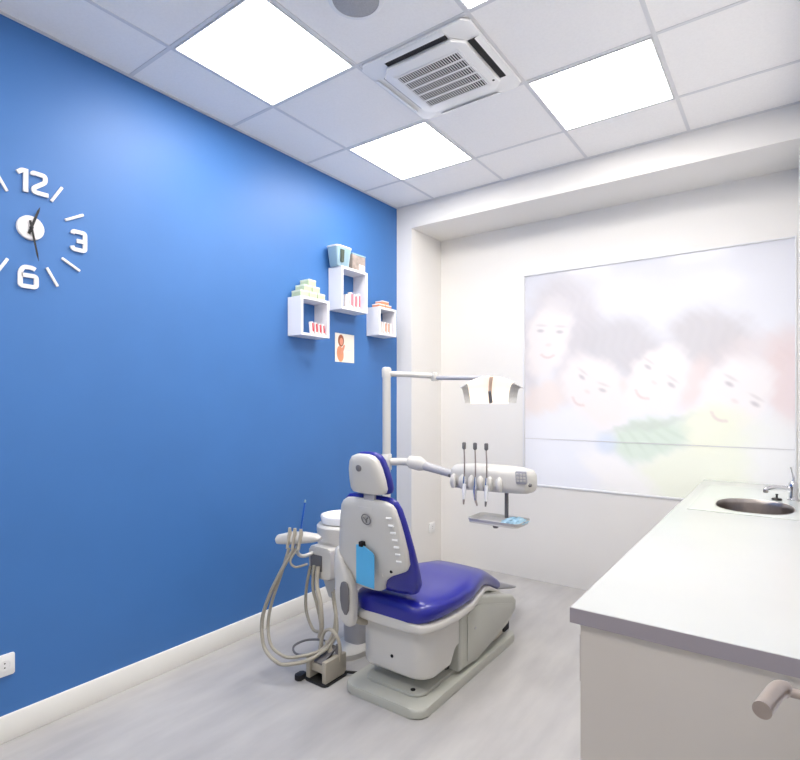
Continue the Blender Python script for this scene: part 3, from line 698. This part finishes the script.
# headrest
hs = [(1.028, .095, .03), (1.034, .118, .05), (1.05, .128, .058), (1.09, .125, .062), (1.14, .115, .060), (1.175, .100, .054), (1.195, .080, .042), (1.204, .05, .022), (1.206, .03, .01)]
def hsec(z, hw, th, off): return ((-1.512, by_(z)+.012+off, z-.020), (hw*.86, 0, 0), (0, th/2, th*.1), 3.2)
hsh = link('headrest_shell', loft(bmesh.new(), [hsec(z, hw*.90, th, 0) for z, hw, th in hs], n=48), 'shell', ch)
hc = [(1.024, .095, .03), (1.032, .122, .05), (1.05, .132, .06), (1.09, .130, .066), (1.14, .120, .064), (1.178, .106, .054), (1.20, .086, .042), (1.211, .055, .022), (1.214, .03, .008)]
link('headrest_cushion', loft(bmesh.new(), [hsec(z, hw*.93, th*.8, .040) for z, hw, th in hc], n=48), 'blue_vinyl', ch)
link('headrest_post', B(-1.545, -1.485, by_(1.0)-.002, by_(1.0)+.018, .93, 1.04, bev=.004), 'grey', ch)
bm = bmesh.new(); lathe(bm, (-1.525, by_(1.13)-.018, 1.125), [(.016, 0), (.016, -.006), (.011, -.008)], axis='y', n=20); link('emblem_disc', bm, 'dark_grey', hsh)
for x in (-1.565, -1.49): link('shell_screw', L_((x, by_(1.08)-.018, 1.078), [(.004, 0), (.004, -.004)], axis='y', n=10), 'grey', hsh)
# left arm rest, folded down behind the seat corner
bm = loft(bmesh.new(), [((x+.008, 1.925, z), (hw*.92, 0, 0), (0, hy, 0), e) for x, z, hw, hy, e in ((-1.772, .712, .008, .012, 2.3), (-1.770, .702, .018, .024, 2.5), (-1.758, .66, .030, .032, 2.8), (-1.742, .60, .048, .036, 3), (-1.728, .53, .060, .037, 3.2), (-1.722, .47, .062, .037, 3.2), (-1.718, .42, .056, .036, 3), (-1.708, .375, .042, .034, 2.8), (-1.700, .350, .026, .026, 2.5), (-1.698, .343, .012, .014, 2.3))], n=36)
ar = link('armrest', bm, 'shell', ch)
bm = loft(bmesh.new(), [((x+.008, 1.889, z), (hw, 0, 0), (0, hy, 0), 2.4) for x, z, hw, hy in ((-1.705, .562, .008, .004), (-1.705, .555, .020, .007), (-1.705, .53, .028, .008), (-1.703, .47, .029, .008), (-1.700, .43, .022, .008), (-1.698, .408, .008, .004))], n=24)
link('armrest_pad', bm, 'dark_grey', ar)
link('armrest_bracket', T([(-1.715, 1.94, .40), (-1.70, 2.00, .34), (-1.69, 2.06, .32)], .018, n=12, smooth=4), 'beige', ch)

# blue card tucked at the back
t = thing('blue_card', 'light blue card hanging on the back shell of the chair', 'card', (-1.57, 1.87, .56))
bm = PR([(-1.597, .586), (-1.493, .578), (-1.493, .729), (-1.503, .739), (-1.565, .766), (-1.597, .762)], 'y', -.003, .003, bev=.001)
for v in bm.verts: v.co.y += by_(.75)-.056
link('card_sheet', bm, 'card_blue', t, smooth=False)
link('clip', B(-1.577, -1.555, by_(.75)-.066, by_(.75)-.034, .757, .780, bev=.002), 'dark', t)

# ================================================================== dental unit (column, spittoon, post, hoses)
un = thing('dental_unit', 'white dental unit column with spittoon bowl behind the blue chair', 'dental unit', (-2.03, 2.42, 0))
link('foot', loft(bmesh.new(), [((-2.0, 2.36, 0), (.105, 0, 0), (0, .20, 0), 3), ((-2.0, 2.36, .03), (.105, 0, 0), (0, .20, 0), 3), ((-2.0, 2.38, .05), (.085, 0, 0), (0, .17, 0), 3)], n=36), 'shell', un)
link('column', loft(bmesh.new(), [((-2.0, 2.40, .048), (.07, 0, 0), (0, .13, 0), 4), ((-2.0, 2.40, .28), (.07, 0, 0), (0, .14, 0), 4), ((-2.01, 2.38, .36), (.09, 0, 0), (0, .17, 0), 4)], n=36), 'grey', un)
bd = link('body', loft(bmesh.new(), [((-2.03, 2.36, .30), (.07, 0, 0), (0, .14, 0), 4), ((-2.03, 2.35, .32), (.085, 0, 0), (0, .17, 0), 4), ((-2.035, 2.34, .45), (.10, 0, 0), (0, .20, 0), 4), ((-2.035, 2.34, .60), (.11, 0, 0), (0, .22, 0), 4), ((-2.035, 2.34, .655), (.12, 0, 0), (0, .23, 0), 3.6), ((-2.035, 2.34, .668), (.115, 0, 0), (0, .225, 0), 3.6)], n=44), 'shell', un)
link('bowl_collar', L_((-2.03, 2.24, .668), [(.125, -.03), (.137, -.02), (.142, .03), (.142, .055), (.132, .066), (.10, .068)], n=48), 'shell', un)
bw = bmesh.new(); lathe(bw, (-2.03, 2.24, .735), [(.105, 0), (.116, .006), (.122, .040), (.118, .047), (.108, .044), (.090, .018), (.04, .006), (.01, .004)], n=48)
link('spittoon_bowl', bw, 'porcelain', un)
link('hose_port', B(-2.10, -2.03, 2.118, 2.128, .50, .585, bev=.003), 'dark', un)
# front box of the body facing the camera
link('suction_box', PR(rrect(-2.12, -1.96, .46, .63, .02), 'y', 2.07, 2.16, bev=.01), 'shell', un)
link('socket_panel', PR(rrect(-2.105, -2.02, .50, .585, .004), 'y', 2.066, 2.0699), 'dark_grey', un)
# post with lamp arm spigot
link('post', T([(-1.99, 2.6, .60), (-1.99, 2.6, 1.60)], .0255, n=24), 'shell', un)
link('post_cap', L_((-1.99, 2.6, 1.595), [(.029, -.03), (.030, .02), (.024, .03), (.012, .034)], n=24), 'shell', un)
link('post_collar', L_((-1.99, 2.6, 1.045), [(.028, -.05), (.032, -.045), (.032, .045), (.028, .05)], n=24), 'shell', un)
# assistant holder arm
link('holder_arm', T([(-2.09, 2.12, .60), (-2.10, 2.02, .585), (-2.10, 1.97, .61), (-2.085, 1.95, .665)], .010, n=12, smooth=5), 'shell', un)
link('holder_head', loft(bmesh.new(), [((-2.185, 1.90, .688), (0, .014, 0), (0, 0, .012), 2.2), ((-2.17, 1.905, .690), (0, .030, 0), (0, 0, .026), 2.3), ((-2.11, 1.925, .700), (0, .040, 0), (0, 0, .032), 2.6), ((-2.04, 1.945, .708), (0, .040, 0), (0, 0, .030), 2.6), ((-1.97, 1.965, .712), (0, .032, 0), (0, 0, .022), 2.5), ((-1.935, 1.972, .711), (0, .012, 0), (0, 0, .009), 2.2)], n=28), 'shell', un)
for (x, y) in ((-2.085, 1.898), (-2.055, 1.906), (-2.02, 1.915)):
    link('suction_handle', T([(x, y, .762), (x, y, .735), (x-.003, y-.006, .70), (x-.006, y-.012, .655)], .009, n=12, radii=[.008, .0105, .009, .008]), 'beige', un)
# hoses
H1 = [(-2.08, 1.888, .66), (-2.12, 1.87, .52), (-2.165, 1.85, .38), (-2.185, 1.84, .26), (-2.15, 1.83, .16), (-2.06, 1.84, .125), (-1.99, 1.88, .128), (-1.93, 1.98, .145), (-1.94, 2.08, .22), (-1.98, 2.13, .40)]
H2 = [(-2.055, 1.902, .66), (-2.11, 1.86, .54), (-2.175, 1.835, .40), (-2.215, 1.825, .27), (-2.18, 1.81, .15), (-2.08, 1.81, .10), (-2.01, 1.84, .10), (-1.93, 1.93, .125), (-1.91, 2.06, .20), (-2.0, 2.13, .38)]
link('suction_hose', T(H1, .0085, n=12, smooth=8), 'hose', un)
link('suction_hose', T(H2, .0100, n=12, smooth=8), 'hose', un)
link('suction_hose', T([(-2.036, 1.908, .66), (-2.06, 1.88, .60), (-2.045, 1.90, .565), (-2.02, 1.96, .57)], .006, n=10, smooth=6), 'hose', un)
link('drain_hose', T([(-2.10, 2.06, .52), (-2.115, 2.045, .40), (-2.11, 2.04, .28), (-2.05, 2.03, .20), (-1.99, 2.03, .19), (-1.97, 2.0, .12), (-1.955, 1.97, .06)], .0085, n=12, smooth=7), 'hose', un)
link('drain_hose', T([(-2.07, 2.058, .53), (-2.06, 2.04, .42), (-2.02, 2.03, .34), (-1.995, 2.03, .26), (-1.99, 2.03, .19)], .009, n=12, smooth=7), 'hose', un)
link('drain_hose', T([(-2.04, 2.058, .53), (-2.025, 2.035, .44), (-1.985, 2.02, .36), (-1.975, 2.02, .24), (-2.0, 2.03, .17)], .012, n=12, smooth=7), 'beige', un)
# saliva ejector
t = thing('saliva_ejector', 'thin blue saliva ejector tip standing up in the assistant holder', 'ejector', (-2.045, 1.915, .74))
link('blue_tube', T([(-2.020, 1.915, .763), (-2.012, 1.917, .81), (-1.998, 1.922, .900)], .0050, n=10), 'tip_blue', t)
link('pale_tip', T([(-1.998, 1.922, .900), (-1.996, 1.9225, .913)], .0062, n=10, radii=[.0055, .004]), 'cup', t)

# ================================================================== operating lamp on its two arms
lp = thing('operating_lamp', 'lit dental lamp with two bright reflectors on a thin jointed arm', 'lamp', (-2.0, 2.6, 1.6))
link('first_arm', T([(-1.975, 2.61, 1.588), (-1.73, 2.745, 1.572)], .0165, n=16), 'shell', lp)
link('elbow', L_((-1.73, 2.745, 1.566), [(.02, -.025), (.023, -.02), (.023, .024), (.018, .03)], n=20), 'shell', lp)
link('second_arm', T([(-1.71, 2.742, 1.560), (-1.46, 2.70, 1.552), (-1.36, 2.68, 1.548)], .013, n=14), 'grey', lp)
lcx, lcy, lcz = -1.305, 2.64, 1.470
# head faces the camera side and down: built in a local frame
Fx = Vector((.83, .52, 0)).normalized(); Fn = Vector((.45, -.82, -.42)).normalized(); Fz = Fx.cross(Fn); Fz = -Fz if Fz.z < 0 else Fz; Fz.normalize(); Fn = Fz.cross(Fx); Fn = -Fn if Fn.y > 0 else Fn
LC = Vector((lcx, lcy, lcz))
def lampshape(half, x0, x1, depth, hz, nx=14, nz=12, thick=.012, curve=.05):
    bm = bmesh.new(); g = {}
    for s in (0, 1):
        for i in range(nx+1):
            for j in range(nz+1):
                u = x0+(x1-x0)*i/nx; v = -1+2*j/nz
                hh = hz*(1-(.62 if v > 0 else .12)*(abs(u)/.17)**2); u = u*(1-.09*(1-v))
                p = LC+Fx*u+Fz*(v*hh)-Fn*(curve*(1-v*v)+.02+s*thick)+Fn*(.22*u*u/.16)
                g[s, i, j] = bm.verts.new(p)
    for i in range(nx):
        for j in range(nz):
            bm.faces.new((g[0, i, j], g[0, i+1, j], g[0, i+1, j+1], g[0, i, j+1])); bm.faces.new((g[1, i, j], g[1, i, j+1], g[1, i+1, j+1], g[1, i+1, j]))
    for i in range(nx):
        for j in (0, nz): bm.faces.new((g[0, i, j], g[1, i, j], g[1, i+1, j], g[0, i+1, j]))
    for j in range(nz):
        for i in (0, nx): bm.faces.new((g[0, i, j], g[0, i, j+1], g[1, i, j+1], g[1, i, j]))
    return bm
link('reflector', lampshape(0, -.130, -.007, .05, .080), 'lamp_glow', lp)
link('reflector', lampshape(0, .013, .122, .05, .080), 'lamp_glow', lp)
link('lamp_end', lampshape(0, -.168, -.1305, .05, .072, nx=4), 'lamp_glass', lp)
link('lamp_end', lampshape(0, .1225, .172, .05, .072, nx=4), 'lamp_glass', lp)
link('lamp_spine', lampshape(0, -.0065, .0125, .05, .078, nx=3, curve=.035), mat('warm lamp spine', (226, 196, 176), .4), lp)
link('lamp_back', loft(bmesh.new(), [(LC-Fn*.085, Fx*.115, Fz*.040, 2.6), (LC-Fn*.105, Fx*.08, Fz*.028, 2.6), (LC-Fn*.115, Fx*.03, Fz*.012, 2.6)], n=28), 'shell', lp)
link('bulb_holder', T([LC-Fn*.012-Fz*.070+Fx*.006, LC-Fn*.018-Fz*.005-Fx*.004], .009, n=12), 'dark_grey', lp)
link('lamp_yoke', T([(-1.37, 2.682, 1.548), (-1.33, 2.70, 1.54), LC-Fn*.09+Fz*.02], .012, n=12, smooth=4), 'grey', lp)

# ================================================================== instrument delivery unit
dv = thing('instrument_delivery_unit', 'white instrument console with control pad and small tray on a swing arm', 'instrument console', (-2.0, 2.6, 1.06))
link('swing_arm', T([(-1.962, 2.605, 1.048), (-1.90, 2.64, 1.050), (-1.83, 2.66, 1.047)], .023, n=18), 'shell', dv)
link('arm_joint', loft(bmesh.new(), [((-1.865, 2.652, 1.050), (0, .018, 0), (0, 0, .020), 2.2), ((-1.85, 2.656, 1.049), (0, .036, 0), (0, 0, .038), 2.2), ((-1.79, 2.668, 1.042), (0, .040, 0), (0, 0, .044), 2.2), ((-1.75, 2.675, 1.032), (0, .024, 0), (0, 0, .027), 2.2)], n=24), 'shell', dv)
link('lower_arm', T([(-1.79, 2.668, 1.038), (-1.56, 2.71, .985)], .022, n=16, radii=[.028, .021]), 'grey', dv)
hx0, hx1, hyc, hzc = -1.585, -1.110, 2.72, .985
def con(x, hy, hz, dz=0): return ((x, hyc+(x-hx0)*.10, hzc+dz), (0, hy, 0), (0, 0, hz), 3.4)
bm = loft(bmesh.new(), [con(hx0, .02, .03), con(hx0+.008, .05, .052), con(hx0+.03, .075, .066), con(hx0+.12, .09, .074), con(hx0+.30, .09, .074), con(hx0+.40, .088, .070, -.002), con(hx1-.02, .080, .062, -.006), con(hx1-.005, .06, .050, -.010), con(hx1, .03, .025, -.014)], n=44)
cb = link('console_body', bm, 'shell', dv)
KM = Matrix.Translation((-1.142, 2.676, 1.012)) @ Matrix.Rotation(.10, 4, 'Z') @ Matrix.Rotation(.20, 4, 'X')
bm = bmesh.new(); prism(bm, rrect(-.030, .030, -.034, .036, .006), 'y', -.010, .004, bev=.0015)
bm.transform(KM); kp = link('control_pad', bm, 'grey', dv)
for i in range(3):
    for j in range(3):
        bm = bmesh.new(); box(bm, -.0065, .0065, -.0015, .0015, -.006, .006, bev=.0008, seg=1)
        bm.transform(KM @ Matrix.Translation(((i-1)*.0185, -.0112, (j-1)*.018+.002)))
        link('key', bm, 'shell', kp, smooth=False)
# scalloped lip
for k in range(6):
    x = -1.535+.054*k
    link('holder_lip', loft(bmesh.new(), [((x, hyc-.085+.1*(x-hx0), 1.005), (.006, 0, 0), (0, .006, 0), 2), ((x, hyc-.092+.1*(x-hx0), .99), (.016, 0, 0), (0, .016, 0), 2.4), ((x, hyc-.096+.1*(x-hx0), .955), (.019, 0, 0), (0, .018, 0), 2.6), ((x, hyc-.090+.1*(x-hx0), .925), (.013, 0, 0), (0, .010, 0), 2.4)], n=16), 'shell', cb)
link('side_knob', L_((hx0-.002, hyc-.03, .985), [(.012, .006), (.012, -.010), (.009, -.013)], axis='x', n=16), 'dark_grey', dv)
link('end_knob', L_((hx1-.014, hyc-.005, .968), [(.010, -.002), (.010, .018), (.007, .022)], axis='x', n=16), 'dark_grey', dv)
link('tray_post', T([(-1.262, 2.75, .92), (-1.262, 2.75, .770)], .011, n=14), 'dark_grey', dv)
tr = bmesh.new(); trp = rrect(-1.455, -1.158, 2.65, 2.83, .03); prism(tr, trp, 'z', .738, .748, bev=.002)
tray = link('tray', tr, 'shell', dv)
bm = bmesh.new(); ra = [bm.verts.new((x, y, .748)) for x, y in trp]; rb = [bm.verts.new((-1.306+(x+1.306)*1.05, 2.74+(y-2.74)*1.07, .764)) for x, y in trp]; rc = [bm.verts.new((-1.306+(x+1.306)*1.03, 2.74+(y-2.74)*1.045, .764)) for x, y in trp]; rd = [bm.verts.new((-1.306+(x+1.306)*.98, 2.74+(y-2.74)*.975, .7485)) for x, y in trp]; nn = len(trp)
for A_, B_ in ((ra, rb), (rb, rc), (rc, rd)):
    for k in range(nn): bm.faces.new((A_[k], A_[(k+1) % nn], B_[(k+1) % nn], B_[k]))
link('tray_lip', bm, 'shell', tray)
link('tray_knob', L_((-1.300, 2.69, .7365), [(.016, 0), (.016, -.012), (.012, -.018)], n=18), 'dark_grey', dv)
# handpieces, each hanging through the lip with its spring rod above
def handpiece(k, x, label, bend=0., dark='nickel'):
    y = hyc-.122+.1*(x-hx0)
    t = thing('dental_handpiece', label, 'handpiece', (x, y, .90), 'handpieces on the console')
    link('spring_rod', T([(x, y, .99), (x+.001, y, 1.08), (x-.002, y, 1.152)], .004, n=10), 'nickel', t)
    link('rod_tip', L_((x-.002, y, 1.152), [(.006, -.002), (.011, .004), (.011, .032), (.008, .038)], n=16), 'dark_grey', t)
    link('sheath', T([(x, y, 1.0), (x, y, .96)], .009, n=14, radii=[.006, .010]), 'chrome', t)
    link('handle', T([(x, y, .96), (x, y-.004, .905), (x+bend*.3, y-.008, .872)], .010, n=16, smooth=5, radii=[.010, .0115, .009, .006]), 'porcelain' if k != 1 else 'chrome', t)
    link('tip', T([(x+bend*.3, y-.008, .873), (x+bend, y-.014, .846)], .006, n=12, radii=[.007, .004]), dark, t)
handpiece(0, -1.452, 'leftmost slim handpiece standing on the console', .002)
handpiece(1, -1.387, 'middle curved metal handpiece standing on the console', .018)
handpiece(2, -1.322, 'rightmost white handpiece with dark tip on the console', .0, 'dark_grey')
# crumpled blue tissue on tray
bm = bmesh.new(); nx, ny = 16, 12; g = {}; rng = random.Random(8)
for i in range(nx+1):
    for j in range(ny+1):
        u, v = i/nx, j/ny; e = (math.sin(math.pi*u)*math.sin(math.pi*v))**.5
        g[i, j] = bm.verts.new((-1.275+.11*u+.012*rng.uniform(-1, 1)+.025*v, 2.675+.12*v+.01*rng.uniform(-1, 1),   .7525+e*(.012+.022*rng.random())))
for i in range(nx):
    for j in range(ny): bm.faces.new((g[i, j], g[i+1, j], g[i+1, j+1], g[i, j+1]))
tag(link('folded_mask', bm, 'tissue'), 'crumpled pale blue mask lying on the small instrument tray', 'mask')

# ================================================================== foot control on the floor
fc = thing('foot_control', 'beige foot control with arched handle on the floor beside the chair', 'foot control', (-1.9, 2.0, 0))
link('rubber_base', PR(rrect(-1.99, -1.84, 1.905, 2.08, .02), 'z', 0, .012, bev=.003), 'black', fc)
bm = bmesh.new(); box(bm, -1.985, -1.957, 1.915, 2.07, .012, .120, bev=.006); box(bm, -1.873, -1.845, 1.915, 2.07, .012, .120, bev=.006); box(bm, -1.98, -1.85, 1.93, 2.07, .048, .092, bev=.006)
link('housing', bm, 'beige', fc)
link('treadle', PR([(1.93, .100), (1.98, .118), (2.04, .150), (2.04, .135), (1.98, .104), (1.93, .093)], 'x', -1.945, -1.885, bev=.003), 'dark_grey', fc)
for x in (-1.945, -1.905, -1.87): link('valve', L_((x, 2.02+.01*math.sin(x*90), .09), [(.014, 0), (.014, .05), (.010, .056), (.010, .075)], n=16), 'beige' if x < -1.9 else 'dark_grey', fc)
link('carry_handle', T([(-1.970, 2.02, .09), (-1.975, 2.02, .16), (-1.955, 2.02, .212), (-1.912, 2.02, .235), (-1.868, 2.02, .212), (-1.846, 2.02, .16), (-1.850, 2.02, .09)], .009, n=12, smooth=7), 'beige', fc)
link('side_pedal', PR(rrect(-2.03, -1.99, 1.875, 1.93, .01), 'z', .0, .028, bev=.004), 'black', fc)
link('cable', T([(-1.93, 2.04, .11), (-2.0, 2.08, .13), (-2.10, 2.04, .125), (-2.13, 1.97, .11), (-2.07, 1.93, .10), (-1.99, 1.97, .10), (-1.94, 2.02, .10)], .006, n=10, smooth=8), 'hose_dark', fc)
link('cable', T([(-1.86, 2.05, .02), (-1.80, 2.10, .012), (-1.72, 2.14, .012), (-1.66, 2.16, .06)], .007, n=10, smooth=8), 'black', fc)
